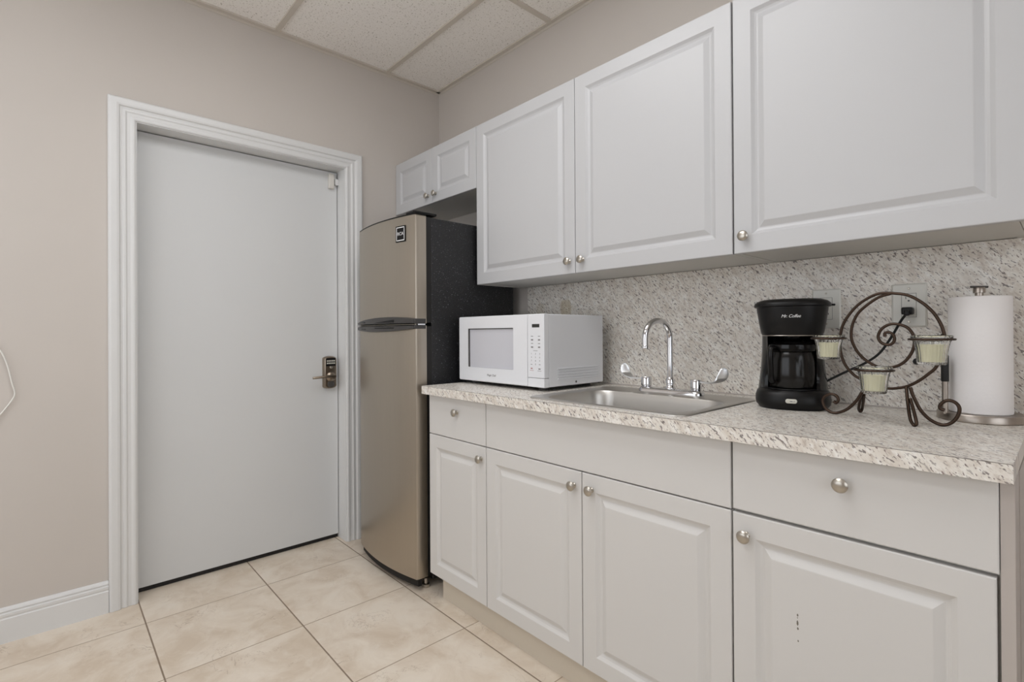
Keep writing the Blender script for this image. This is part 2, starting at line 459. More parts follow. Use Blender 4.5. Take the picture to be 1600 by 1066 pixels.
bm = bmesh.new(); lathe(bm, [(0.019, 0), (0.019, 0.003), (0.016, 0.004)], 24, (XD+0.0275, ly, 0.865), 'X')
obj('thumb_plate', bm, M['slate'], lock, 35)

# contact sensor
t = thing('door_contact_sensor', 'small white plastic contact sensor high in the right corner of the door', 'sensor', (XD, -0.655, 1.945))
obj('sensor_body', B((XD, XD+0.022, -0.682, -0.652, 1.947, 2.030), bev=0.004), M['sensor'], t)
obj('magnet', B((XD+0.002, XD+0.018, -0.6455, -0.6262, 1.970, 2.006), bev=0.002), M['trim'], t)

# ------------------------------------------------------------------ cabinet parts
def panel_door(x0, x1, z0, z1, yf, th=0.02, edge=0.053, raised=True):
    """door slab whose front face is at y = yf, with a routed raised-panel groove"""
    bm = bmesh.new()
    def rect(i, d): return [(x0+i, yf+d, z0+i), (x1-i, yf+d, z0+i), (x1-i, yf+d, z1-i), (x0+i, yf+d, z1-i)]
    L = [rect(0, th), rect(0, 0.0025), rect(0.0008, 0.0008), rect(0.0025, 0.0)]
    if raised:
        L += [rect(edge-0.001, 0.0), rect(edge+0.0015, 0.0016), rect(edge+0.008, 0.0064), rect(edge+0.0135, 0.0086), rect(edge+0.0165, 0.0090),
              rect(edge+0.0185, 0.0086), rect(edge+0.034, 0.0012), rect(edge+0.036, 0.0008)]
    loft(bm, L)
    return bm
def make_knob():
    bm = bmesh.new()
    lathe(bm, [(0.0085, 0), (0.0085, 0.0015), (0.0055, 0.004), (0.0048, 0.010), (0.0062, 0.014), (0.0125, 0.0165), (0.0152, 0.0185), (0.0152, 0.0205), (0.0128, 0.0232), (0.0075, 0.0250), (0.002, 0.0256)], 28, (0, 0, 0), '-Y')
    bmesh.ops.recalc_face_normals(bm, faces=bm.faces)
    me = bpy.data.meshes.new('knob'); bm.to_mesh(me); bm.free(); me.materials.append(M['nickel'])
    me.shade_smooth(); me.set_sharp_from_angle(angle=radians(40))
    return me
KNOB = make_knob()
def knob(x, yf, z, parent):
    o = bpy.data.objects.new('knob', KNOB); COL.objects.link(o); o.parent = parent
    o.location = Vector((x, yf, z))-root_of(parent).location
    return o

# --- wall cabinets -------------------------------------------------
UF = -0.3097; ZT, ZB, ZFB = 2.1339, 1.3714, 1.8383
def wall_cab(label, x0, x1, z0, z1, doors, bottom_in=0.0):
    t = thing('wall_cabinet', label, 'cabinet', ((x0+x1)/2, -0.15, z0), 'white wall cabinets')
    th = 0.016; y0 = UF+0.021
    b = []
    box_list = [(x0, x0+th, y0, -0.001, z0, z1), (x1-th, x1, y0, -0.001, z0, z1), (x0+th, x1-th, y0, -0.001, z1-th, z1),
                (x0+th, x1-th, y0, -0.001, z0+0.002, z0+th), (x0+th, x1-th, -0.012, -0.001, z0+th, z1-th)]
    obj('carcass', B(*box_list), M['carc'], t)
    for (a, c, kx, kz) in doors:
        d = obj('cabinet_door', panel_door(a, c, z0, z1, UF), M['cab'], t)
        knob(kx, UF, kz, d)
    return t
wall_cab('short white two-door wall cabinet above the refrigerator', 0.002, 0.7637, ZFB, ZT,
         [(0.003, 0.3822, 0.348, 1.882), (0.3842, 0.7630, 0.420, 1.882)])
wall_cab('wide white two-door wall cabinet above the microwave and sink', 0.7657, 2.0000, ZB, ZT,
         [(0.7665, 1.3808, 1.351, 1.420), (1.3834, 1.9984, 1.419, 1.420)])
t = wall_cab('white single-door wall cabinet above the coffee maker and paper towels', 2.0020, 2.6080, ZB, ZT,
         [(2.0030, 2.6260, 2.036, 1.420)])
obj('filler_panel', B((2.6090, 2.652, UF+0.0215, -0.001, ZB, ZT)), M['carc'], t)

# --- base cabinets -------------------------------------------------
DF = -0.61; ZD, ZDB, ZCB = 0.7066, 0.1054, 0.8801
def base_cab(label, x0, x1, fronts, extra=None):
    """fronts: (kind, x0, x1, z0, z1, knob or None)"""
    t = thing('base_cabinet', label, 'cabinet', ((x0+x1)/2, -0.3, 0.0), 'white base cabinets')
    th = 0.016; y0 = DF+0.021
    obj('carcass', B((x0, x0+th, y0, -0.001, 0.105, ZCB-0.001), (x1-th, x1, y0, -0.001, 0.105, ZCB-0.001), (x0+th, x1-th, y0, -0.001, 0.107, 0.125),
                     (x0+th, x1-th, -0.012, -0.001, 0.125, ZCB-0.001), (x0+th, x1-th, y0, y0+0.016, 0.690, 0.722), (x0+th, x1-th, y0, y0+0.016, 0.845, ZCB-0.001)), M['carc'], t)
    for (kind, a, c, z0, z1, k) in fronts:
        raised = kind == 'cabinet_door'
        d = obj(kind, panel_door(a, c, z0, z1, DF, raised=raised), M['cabb'], t)
        if k: knob(k[0], DF, k[1], d)
    return t
base_cab('narrow white base cabinet with one drawer, beside the refrigerator', 0.8072, 1.1925,
         [('drawer_front', 0.8080, 1.1908, 0.7098, 0.8760, (1.010, 0.819)), ('cabinet_door', 0.8080, 1.1908, ZDB, ZD, (1.165, 0.660))])
base_cab('wide white sink base cabinet with plain false front and two doors', 1.1935, 2.1262,
         [('false_front', 1.1942, 2.1238, 0.7100, 0.8760, None), ('cabinet_door', 1.1942, 1.6566, ZDB, ZD, (1.627, 0.660)), ('cabinet_door', 1.6594, 2.1238, ZDB, ZD, (1.697, 0.660))])
bc = base_cab('white drawer base cabinet at the right end, with a scuffed door', 2.1272, 2.5935,
         [('drawer_front', 2.1284, 2.5935, 0.7130, 0.8750, (2.358, 0.821)), ('cabinet_door', 2.1280, 2.5900, ZDB, ZD-0.001, (2.160, 0.657))])
obj('end_panel', B((2.5945, 2.6136, DF+0.004, -0.001, 0.0, ZCB-0.001), bev=0.0008), M['endp'], bc, label='beige laminate end panel')
obj('end_strip', B((2.6136, 2.6150, -0.508, -0.001, 0.0, ZCB-0.001)), M['endp'], bc)
# chipped scuffs on the door face
sd = [c for c in bc.children if c.name.startswith('cabinet_door')][0]
scm = plain('worn_scuff', rgb(112, 106, 96), 0.7)
for (x, z, rx, rz) in ((2.2703, 0.5125, 0.0016, 0.0030), (2.2700, 0.5065, 0.0009, 0.0014), (2.2700, 0.4950, 0.0019, 0.0058), (2.2706, 0.4830, 0.0018, 0.0028), (2.2710, 0.4560, 0.0014, 0.0022)):
    bm = bmesh.new()
    loft(bm, [[(x+rx*cos(2*pi*k/12)*(1+0.25*sin(3*k)), DF+dy, z+rz*sin(2*pi*k/12)*(1+0.2*cos(2*k))) for k in range(12)] for dy in (0.0012, 0.0005)])
    obj('scuff_mark', bm, scm, sd)
tk = tag(obj('toe_kick', B((0.8537, 2.594, -0.574, -0.556, 0.0, 0.104)), M['toe']), 'long white toe kick board under the base cabinets', 'toe kick')

# --- worktop with sink cut-out -------------------------------------
CF = -0.6414; CX0, CX1 = 0.7974, 2.6136; ZC = 0.914
hx0, hx1, hy0, hy1 = 1.425, 1.972, -0.578, -0.225
bm = bmesh.new()
def rectl(x0, x1, y0, y1, z): return [(x0, y0, z), (x1, y0, z), (x1, y1, z), (x0, y1, z)]
R = [[bm.verts.new(p) for p in L] for L in (rectl(CX0, CX1, CF+0.0012, -0.001, ZCB), rectl(CX0, CX1, CF+0.0012, -0.001, ZC), rectl(hx0, hx1, hy0, hy1, ZC), rectl(hx0, hx1, hy0, hy1, ZCB))]
for a, b in zip(R, R[1:]+R[:1]):
    for i in range(4): bm.faces.new((a[i], a[(i+1) % 4], b[(i+1) % 4], b[i]))
ct = obj('countertop', bm, M['granite'])
tag(ct, 'speckled granite-look laminate countertop running over the base cabinets', 'countertop')
obj('edge_seam', B((CX0, CX1, CF+0.0001, CF+0.0010, ZC-0.0010, ZC-0.0001)), M['seam'], ct)
obj('edge_band', B((CX0, CX1, CF-0.0002, CF+0.0010, ZCB, ZC-0.0011)), M['granite'], ct)
bs = tag(obj('backsplash', B((0.809, 2.75, -0.012, -0.0005, ZC+0.0005, ZB+0.0005)), M['granite']), 'speckled granite-look backsplash panel between countertop and wall cabinets', 'backsplash')
obj('caulk_line', B((0.809, CX1, -0.0165, -0.012, ZC+0.0002, ZC+0.0035)), M['endp'], bs)

# ------------------------------------------------------------------ sink
t = thing('kitchen_sink', 'stainless steel drop-in sink set in the countertop', 'sink', (1.70, -0.36, ZC))
bm = bmesh.new()
ox0, ox1, oy0, oy1 = 1.402, 1.996, -0.603, -0.112
ix0, ix1, iy0, iy1 = 1.440, 1.958, -0.566, -0.238
loops = [rrect(ox0, ox1, oy0, oy1, 0.040, ZC+0.0003, 8), rrect(ox0+0.001, ox1-0.001, oy0+0.001, oy1-0.001, 0.040, ZC+0.0035, 8),
         rrect(ox0+0.005, ox1-0.005, oy0+0.005, oy1-0.005, 0.037, ZC+0.0055, 8), rrect(ox0+0.012, ox1-0.012, oy0+0.012, oy1-0.012, 0.034, ZC+0.0045, 8),
         rrect(ix0-0.010, ix1+0.010, iy0-0.010, iy1+0.010, 0.078, ZC+0.0038, 8),
         rrect(ix0-0.003, ix1+0.003, iy0-0.003, iy1+0.003, 0.074, ZC+0.0012, 8)]
loft(bm, loops, False, False)
obj('rim', bm, M['sink'], t, 40)
bm = bmesh.new()
loops = [rrect(ix0-0.003, ix1+0.003, iy0-0.003, iy1+0.003, 0.074, ZC+0.0012, 8), rrect(ix0, ix1, iy0, iy1, 0.072, ZC-0.004, 8), rrect(ix0+0.003, ix1-0.003, iy0+0.003, iy1-0.003, 0.070, ZC-0.02, 8)]
for k in range(7):
    a = (pi/2)*k/6
    i = 0.014+0.045*(1-cos(a)); z = ZC-0.115-0.045*sin(a)
    loops.append(rrect(ix0+i, ix1-i, iy0+i, iy1-i, 0.068-0.02*k/6, z, 8))
loops.append(rrect(1.66, 1.74, -0.44, -0.36, 0.039, ZC-0.166, 8))
loft(bm, loops, False, True)
obj('basin', bm, M['sink'], t, 50)
bm = bmesh.new(); lathe(bm, [(0.042, 0), (0.042, 0.003), (0.034, 0.003), (0.03, 0.001)], 28, (1.70, -0.40, ZC-0.1655))
obj('drain', bm, M['chrome'], t, 40)

# ------------------------------------------------------------------ faucet
FY = -0.165; FX = 1.704; ZR = ZC+0.0042
t = thing('faucet', 'chrome gooseneck faucet with two wrist-blade handles behind the sink', 'faucet', (FX, FY, ZR))
bm = bmesh.new()
loft(bm, [rrect(1.577, 1.831, FY-0.027, FY+0.027, 0.026, ZR, 8), rrect(1.577, 1.831, FY-0.027, FY+0.027, 0.026, ZR+0.008, 8), rrect(1.582, 1.826, FY-0.023, FY+0.023, 0.022, ZR+0.0145, 8), rrect(1.590, 1.818, FY-0.016, FY+0.016, 0.015, ZR+0.017, 8)])
obj('base_plate', bm, M['chrome'], t, 40)
bm = bmesh.new()
lathe(bm, [(0.019, 0.014), (0.019, 0.020), (0.0145, 0.026), (0.0135, 0.034), (0.0165, 0.036), (0.0165, 0.046), (0.0125, 0.055), (0.0115, 0.058)], 28, (FX, FY, ZR))
obj('spout_collar', bm, M['chrome'], t, 40)
bm = bmesh.new()
dv = Vector((-0.2, -0.98, 0)); rad = 0.062; zc = 1.118
pts = [Vector((FX, FY, ZR+0.05+k*(zc-ZR-0.05)/6)) for k in range(6)]
for k in range(19):
    a = pi*k/18
    pts.append(Vector((FX, FY, zc))+dv*(rad*(1-cos(a)))+Vector((0, 0, rad*sin(a))))
end = pts[-1]
pts += [end+Vector((0, 0, -0.018)), end+Vector((0, 0, -0.036))]
tube(bm, pts, 0.0104, 18)
obj('spout', bm, M['chrome'], t, 40)
bm = bmesh.new(); e = pts[-1]; lathe(bm, [(0.0108, 0), (0.0112, 0.002), (0.0112, 0.012), (0.0105, 0.013)], 24, (e.x, e.y, e.z-0.002))
obj('aerator', bm, M['chrome'], t, 40)
for s in (-1, 1):
    hx = FX+s*0.0995
    bm = bmesh.new(); lathe(bm, [(0.021, 0.013), (0.021, 0.017), (0.017, 0.019), (0.0175, 0.021), (0.0195, 0.023), (0.0195, 0.052), (0.0180, 0.0545), (0.004, 0.0555)], 28, (hx, FY, ZR))
    hn = obj('handle', bm, M['chrome'], t, 35)
    bm = bmesh.new()
    zb = ZR+0.0475
    path = catmull([(hx+s*0.016, zb, 0.008), (hx+s*0.045, zb-0.0015, 0.009), (hx+s*0.068, zb+0.001, 0.013), (hx+s*0.086, zb+0.011, 0.0165), (hx+s*0.0955, zb+0.027, 0.0160), (hx+s*0.098, zb+0.041, 0.0125), (hx+s*0.0983, zb+0.049, 0.0075), (hx+s*0.0983, zb+0.053, 0.002)], 6)
    loops = []
    for i, p in enumerate(path):
        d = (path[min(i+1, len(path)-1)]-path[max(i-1, 0)]); d2 = Vector((d.x, 0, d.y)).normalized()
        nn = Vector((-d2.z, 0, d2.x))*0.0023
        ph = min(1.0, i/22)*radians(46); c = Vector((p.x, FY, p.y)); w = Vector((sin(ph), cos(ph), 0))*p.z
        loops.append([c-w-nn, c+w-nn, c+w+nn, c-w+nn])
    loft(bm, loops)
    obj('blade', bm, M['satin'], hn, 50)

# ------------------------------------------------------------------ refrigerator
FRX0, FRX1 = 0.205, 0.750
XM = (FRX0+FRX1)/2; HW = (FRX1-FRX0)/2
YB, YDOOR = -0.055, -0.578
FZT = 1.664
t = thing('refrigerator', 'top-freezer refrigerator with curved stainless doors and black sides, by the door', 'refrigerator', (XM, -0.32, 0))
obj('cabinet_body', B((FRX0+0.002, FRX1-0.002, YDOOR+0.021, YB, 0.035, FZT-0.004), bev=0.004), M['fside'], t)
YC, BUL = -0.637, 0.033
def yfront(x):
    u = (x-XM)/HW
    return YC-BUL*(1-u*u)
def fdoor(z0, z1):
    bm = bmesh.new(); P = [(FRX0, YDOOR-0.006), (FRX0, YC+0.008)]
    N = 28
    for k in range(N+1):
        u = -1+2*k/N; x = XM+HW*u*0.987
        P.append((x, yfront(x)))
    P += [(FRX1, YC+0.008), (FRX1, YDOOR-0.006)]
    def ring(z, s): return [((p[0]-XM)*s+XM, (p[1]+0.61)*s-0.61, z) for p in P]
    loft(bm, [ring(z0, 0.992), ring(z0+0.004, 1), ring(z1-0.004, 1), ring(z1, 0.992)])
    return bm
fz = obj('freezer_door', fdoor(1.184, FZT), M['steel'], t, 25)
fd = obj('fridge_door', fdoor(0.058, 1.176), M['steel'], t, 25)
obj('door_cap', fdoor(FZT+0.0002, FZT+0.006), M['black'], fz, 25)
obj('door_gasket', B((FRX0+0.004, FRX1-0.0005, YDOOR-0.0055, YDOOR+0.0205, 0.062, 1.172)), M['rubber'], fd)
obj('door_gasket', B((FRX0+0.004, FRX1-0.0005, YDOOR-0.0055, YDOOR+0.0205, 1.188, FZT-0.004)), M['rubber'], fz)
def strip(x0, x1, zlo, zhi, p0, p1, n=30):
    bm = bmesh.new(); cols = []
    for k in range(n+1):
        x = x0+(x1-x0)*k/n; y = yfront(min(max(x, FRX0+0.004), FRX1-0.004))
        cols.append([(x, y-p0, zlo(x)), (x, y-p1, zlo(x)+0.002), (x, y-p1*1.0, zhi(x)-0.003), (x, y-p0, zhi(x))])
    loft(bm, cols); return bm
U = lambda x: (x-XM)/HW
up_h = lambda x: 1.1955+0.016*(1-U(x)**2)**0.8+0.005*(U(x)+1)
lo_h = lambda x: 1.1585-0.0135*(1-U(x)**2)**0.8+0.0015*(U(x)+1)
hu = obj('handle', strip(FRX0+0.006, FRX1-0.0005, lambda x: 1.1835, up_h, -0.004, 0.013), M['grip'], fz, 30)
hl = obj('handle', strip(FRX0+0.006, FRX1-0.0005, lo_h, lambda x: 1.1765, -0.004, 0.013), M['grip'], fd, 30)
obj('handle_end', B((FRX1-0.016, FRX1+0.0012, YC-0.010, YDOOR-0.010, 1.1838, 1.2058), bev=0.002), M['grip'], hu)
obj('handle_end', B((FRX1-0.016, FRX1+0.0012, YC-0.010, YDOOR-0.010, 1.1602, 1.1762), bev=0.002), M['grip'], hl)
obj('grip_slot', strip(0.455, 0.62, lambda x: 1.188, lambda x: 1.193+0.012*(x-0.455)/0.165, 0.010, 0.0140, 10), M['gloss'], hu)
obj('grip_slot', strip(0.285, 0.34, lambda x: 1.189, lambda x: 1.199, 0.010, 0.0140, 6), M['gloss'], hu)
obj('grip_slot', strip(0.455, 0.62, lambda x: 1.161, lambda x: 1.170, 0.010, 0.0140, 10), M['gloss'], hl)
obj('grip_slot', strip(0.285, 0.34, lambda x: 1.157, lambda x: 1.167, 0.010, 0.0140, 6), M['gloss'], hl)
obj('trim_strip', strip(FRX0+0.01, FRX1-0.004, lambda x: 1.1768, lambda x: 1.1832, -0.004, 0.007), M['nickel'], fz, 30)
obj('hinge', B((FRX1-0.05, FRX1-0.002, YC+0.010, YDOOR-0.012, 1.1772, 1.1828)), M['chrome'], t)
obj('hinge_cover', B((FRX1-0.075, FRX1-0.004, YC-0.006, YDOOR+0.055, FZT+0.0065, FZT+0.018), bev=0.004), M['black'], t)
obj('kick_plate', strip(FRX0+0.01, FRX1-0.01, lambda x: 0.022, lambda x: 0.056, -0.03, -0.012), M['dark'], t)
for x, y in ((FRX1-0.03, -0.575), (FRX0+0.05, -0.575), (FRX1-0.04, -0.12), (FRX0+0.05, -0.12)):
    bm = bmesh.new(); lathe(bm, [(0.016, 0.0), (0.017, 0.003), (0.017, 0.014), (0.008, 0.017), (0.008, 0.04)], 18, (x, y, 0))
    obj('foot', bm, M['nickel'], t, 35)
# badge
by = yfront(0.655)
tilt = math.atan2(-BUL*-2*(0.655-XM)/HW/HW, 1)
MB = Matrix.Translation((0.655, by-0.0008, 1.588)) @ Matrix.Rotation(tilt, 4, 'Z')
def badge(boxes, mat, name, par):
    bm = B(*boxes); bm.transform(MB); return obj(name, bm, mat, par)
bg = badge([(-0.033, 0.033, -0.002, 0.002, -0.036, 0.036)], M['black'], 'badge', fz)
badge([(-0.028, 0.028, -0.0026, 0, 0.027, 0.031), (-0.028, 0.028, -0.0026, 0, -0.031, -0.027), (-0.028, -0.0245, -0.0026, 0, -0.031, 0.031), (0.0245, 0.028, -0.0026, 0, -0.031, 0.031)], M['white_print'], 'badge_border', bg)
bm = text_bm('RCA', 0.021, MB @ Matrix.Translation((0, -0.0024, 0)) @ Matrix.Rotation(pi/2, 4, 'X'), 0.0004, 0, 1.05)
obj('badge_letters', bm, M['white_print'], bg)

# ------------------------------------------------------------------ microwave
MX0, MX1, MYF, MYB, MZ0, MZ1 = 0.806, 1.343, -0.447, -0.085, 0.930, 1.212
t = thing('microwave', 'white countertop microwave oven between refrigerator and sink', 'microwave', ((MX0+MX1)/2, -0.27, ZC))
obj('body', B((MX0+0.002, MX1-0.001, MYF+0.028, MYB, MZ0, MZ1-0.001), bev=0.004), M['microside'], t)
wx0, wx1, wz0, wz1 = 0.873, 1.171, 0.990, 1.160
bm = bmesh.new(); dx0, dx1 = MX0, 1.2525
def rr_xz(x0, x1, z0, z1, r, y): return [(p[0], y, p[1]) for p in rrect(x0, x1, z0, z1, r, 0, 4)]
loft(bm, [rr_xz(dx0, dx1, MZ0, MZ1, 0.004, MYF+0.027), rr_xz(dx0, dx1, MZ0, MZ1, 0.004, MYF+0.004), rr_xz(dx0+0.003, dx1-0.0008, MZ0+0.003, MZ1-0.003, 0.004, MYF), rr_xz(wx0, wx1, wz0, wz1, 0.004, MYF), rr_xz(wx0, wx1, wz0, wz1, 0.004, MYF+0.012)])
md = obj('microwave_door', bm, M['micro'], t, 25)
obj('window_recess_shade', B((wx0+0.0002, wx0+0.006, MYF+0.0015, MYF+0.0068, wz0+0.0005, wz1-0.0005), (wx0+0.006, wx1-0.0005, MYF+0.004, MYF+0.0068, wz1-0.004, wz1-0.0005)), M['slate'], md)  # dark strips standing in for shade inside the window recess
obj('window', B((wx0+0.0005, wx1-0.0005, MYF+0.007, MYF+0.0115, wz0+0.0005, wz1-0.0005)), M['microwin'], md)
obj('door_lettering', text_bm('Magic Chef', 0.0125, facing(1.033, MYF-0.0003, 0.9605), 0.0003, 0.15), M['greyprint'], md)
bm = B((1.2535, MX1, MYF, MYF+0.027, 0.9655, MZ1), bev=0.003)
cp = obj('control_panel', bm, M['micro'], t)
obj('door_button', B((1.2535, MX1, MYF, MYF+0.027, MZ0, 0.9643), bev=0.002), M['micro'], t)
obj('display', B((1.279, 1.319, MYF-0.0006, MYF+0.002, 1.160, 1.173)), M['display'], cp)
bm = bmesh.new()
def pt(x, z, s, h=0.004): join(bm, text_bm(s, h*2.2, facing(x, MYF-0.0004, z), 0.0002))
for r, z in enumerate((1.126, 1.112, 1.098, 1.084)):
    for x, w in ((1.279, 0.006), (1.317, 0.0055)):
        box(bm, x-w, x+w, MYF-0.0005, MYF, z-(0.0012 if r % 2 == 0 else 0.0026), z+(0.0012 if r % 2 == 0 else 0.0026))
box(bm, 1.286, 1.308, MYF-0.0005, MYF, 1.0695, 1.0710)
for i, dgt in enumerate('123456789'):
    pt(1.275+0.0225*(i % 3), 1.0585-0.0135*(i//3), dgt, 0.0036)
pt(1.2975, 1.018, '0', 0.0036)
box(bm, 1.271, 1.280, MYF-0.0005, MYF, 1.0165, 1.0185); box(bm, 1.315, 1.324, MYF-0.0005, MYF, 1.0165, 1.0185)
box(bm, 1.313, 1.324, MYF-0.0005, MYF, 0.9985, 1.003); box(bm, 1.308, 1.328, MYF-0.0005, MYF, 0.9925, 0.994)
obj('key_legends', bm, M['greyprint'], cp)
bm = B((1.271, 1.281, MYF-0.0005, MYF, 0.9995, 1.004), (1.266, 1.287, MYF-0.0005, MYF, 0.9935, 0.995))
obj('stop_legend', bm, M['redprint'], cp)
bm = bmesh.new()
for k in range(5): box(bm, MX1-0.0025, MX1+0.0028, -0.370, -0.125, 0.9555+k*0.0105, 0.9590+k*0.0105, 0.0008, 1)
obj('side_vents', bm, M['microside'], t)
bm = bmesh.new(); lathe(bm, [(0.004, 0), (0.0045, 0.001), (0.003, 0.0025)], 14, (MX1-0.001, -0.262, 0.9425), 'X')
obj('screw', bm, M['slate'], t)
for x in (MX0+0.06, MX1-0.055):
    for y in (MYF+0.055, MYB-0.05):
        bm = bmesh.new(); lathe(bm, [(0.017, 0.0), (0.019, 0.004), (0.021, MZ0-ZC+0.0005)], 18, (x, y, ZC))
        obj('foot', bm, M['slate'], t, 35)
obj('base_pan', B((MX0+0.012, MX1-0.012, MYF+0.035, MYB-0.012, MZ0-0.004, MZ0+0.001)), M['dark'], t)

# ------------------------------------------------------------------ coffee maker (local coordinates, front = -Y)
CMX, CMY = 2.119, -0.183
t = thing('coffee_maker', 'black drip coffee maker with white lettering, right of the sink', 'coffee maker', (CMX, CMY, ZC), rotz=radians(17), local=True)
def superloop(rx, ry, z, e=2.6, n=48, oy=0.0):
    out = []
    for k in range(n):
        a = 2*pi*k/n; c, s = cos(a), sin(a)
        out.append((rx*math.copysign(abs(c)**(2/e), c), oy+ry*math.copysign(abs(s)**(2/e), s), z))
    return out
bm = bmesh.new()
loft(bm, [superloop(0.088, 0.092, 0.0), superloop(0.0905, 0.0945, 0.004), superloop(0.0975, 0.101, 0.012), superloop(0.099, 0.103, 0.022), superloop(0.0985, 0.1025, 0.036), superloop(0.095, 0.098, 0.048), superloop(0.088, 0.091, 0.055), superloop(0.070, 0.072, 0.0565)])
obj('base', bm, M['black'], t, 40)
bm = bmesh.new()   # hot plate
lathe(bm, [(0.066, 0.0565), (0.066, 0.0595), (0.060, 0.060)], 40, (0, -0.022, 0))
obj('hot_plate', bm, M['black'], t, 40)
bm = bmesh.new()   # rear column, wrapping forward at both sides
loops = []
for z, w in ((0.050, 0.0925), (0.075, 0.0895), (0.11, 0.0855), (0.15, 0.0825), (0.19, 0.081), (0.215, 0.081)):
    P = []
    for k in range(17):               # outer arc: from front-right round the back to front-left
        a = radians(-38+256*k/16); P.append((w*cos(a), 0.93*w*sin(a)+0.006, z))
    for k in range(17):               # inner arc back again
        a = radians(210-240*k/16); P.append((0.072*cos(a), 0.068*sin(a)-0.012, z))
    loops.append(P)
loft(bm, loops)
obj('column', bm, M['gloss'], t, 40)
bm = bmesh.new()   # brew basket housing
loft(bm, [superloop(0.074, 0.078, 0.212), superloop(0.0795, 0.083, 0.2135), superloop(0.083, 0.0865, 0.222), superloop(0.088, 0.0915, 0.25), superloop(0.0935, 0.097, 0.288), superloop(0.094, 0.0975, 0.296)])
obj('brew_head', bm, M['black'], t, 40)
bm = bmesh.new()
loft(bm, [superloop(0.0802, 0.0836, 0.2115), superloop(0.0810, 0.0843, 0.2126), superloop(0.0805, 0.084, 0.2135)])
obj('trim_ring', bm, M['nickel'], t, 40)
bm = bmesh.new()
loft(bm, [superloop(0.095, 0.0985, 0.296), superloop(0.1005, 0.104, 0.2975), superloop(0.1015, 0.105, 0.302), superloop(0.099, 0.1025, 0.308), superloop(0.092, 0.095, 0.314), superloop(0.078, 0.080, 0.3185), superloop(0.045, 0.047, 0.3205)])
box(bm, 0.098, 0.110, -0.012, 0.012, 0.2985, 0.3035, 0.001, 1)
obj('lid', bm, M['black'], t, 40)
bm = bmesh.new()
lathe(bm, [(0.052, 0.0605), (0.060, 0.063), (0.0635, 0.075), (0.064, 0.10), (0.0625, 0.14), (0.058, 0.165), (0.054, 0.172)], 40, (0, -0.024, 0))
cf = obj('carafe', bm, M['carafe'], t, 40)
bm = bmesh.new(); lathe(bm, [(0.0560, 0.166), (0.0640, 0.168), (0.0655, 0.176), (0.064, 0.186), (0.050, 0.194), (0.02, 0.196)], 40, (0, -0.024, 0))
obj('carafe_lid', bm, M['gloss'], cf, 40)
bm = bmesh.new()
ha = radians(-128); hd = Vector((cos(ha), sin(ha), 0)); c0 = Vector((0, -0.024, 0))
pts = catmull([c0+hd*0.062+Vector((0, 0, 0.176)), c0+hd*0.078+Vector((0, 0, 0.177)), c0+hd*0.085+Vector((0, 0, 0.165)), c0+hd*0.084+Vector((0, 0, 0.125)), c0+hd*0.081+Vector((0, 0, 0.085)), c0+hd*0.074+Vector((0, 0, 0.078))], 5)
tube(bm, pts, 0.0075, 12)
obj('carafe_handle', bm, M['gloss'], cf, 40)
bm = bmesh.new(); lathe(bm, [(0.026, 0.196), (0.029, 0.200), (0.032, 0.2125)], 30, (0, -0.022, 0))
obj('drip_spout', bm, M['gloss'], t, 40)
def onhead(v):
    a = v.x/0.096; r = 0.0932+0.004+0.0935*0  # sits on the curved front of the brew head
    zz = 0.268+v.y
    rx, ry = 0.0884+(zz-0.25)/0.038*0.0055, 0.0919+(zz-0.25)/0.038*0.0055
    e = 2.6; x = v.x
    y = -ry*(1-abs(x/rx)**e)**(1/e)
    return Vector((x, y-0.0004-v.z, zz))
obj('lettering', text_bm('Mr. Coffee', 0.0125, onhead, 0.0003, 0.35, 0.9), M['white_print'], [c for c in t.children if c.name.startswith('brew_head')][0])
bm = bmesh.new()
L = [(p[0], -0.1005, p[1]) for p in rrect(-0.0145, 0.0145, 0.0215, 0.0335, 0.0058, 0, 6)]
L2 = [(p[0], -0.1062, p[1]) for p in rrect(-0.0145, 0.0145, 0.0215, 0.0335, 0.0058, 0, 6)]
L3 = [(p[0], -0.1072, p[1]) for p in rrect(-0.0125, 0.0125, 0.0232, 0.0318, 0.004, 0, 6)]
loft(bm, [L, L2, L3])
sw = obj('power_switch', bm, M['button'], t, 30, label='pale oval power switch')
obj('switch_mark', B((-0.0035, 0.0035, -0.1076, -0.107, 0.0262, 0.0288), (0.006, 0.0085, -0.1076, -0.107, 0.0265, 0.0285)), M['greyprint'], sw)
# power cord: world points turned into the maker's own frame
inv = (Matrix.Translation((CMX, CMY, ZC)) @ Matrix.Rotation(radians(17), 4, 'Z')).inverted()
wp = [(2.180, -0.139, 0.980), (2.200, -0.131, 0.994), (2.241, -0.098, 1.022), (2.279, -0.070, 1.046), (2.309, -0.052, 1.075), (2.336, -0.047, 1.121), (2.358, -0.050, 1.165), (2.369, -0.053, 1.182), (2.373, -0.050, 1.190)]
bm = bmesh.new(); tube(bm, [inv @ p for p in catmull(wp, 6)], 0.0034, 10)
pc = obj('power_cord', bm, M['black'], t, 50)
bm = B((2.358, 2.384, -0.048, -0.0205, 1.184, 1.205), bev=0.004); box(bm, 2.366, 2.379, -0.060, -0.044, 1.180, 1.197, 0.004)
bm.transform(inv)
obj('plug', bm, M['black'], pc)

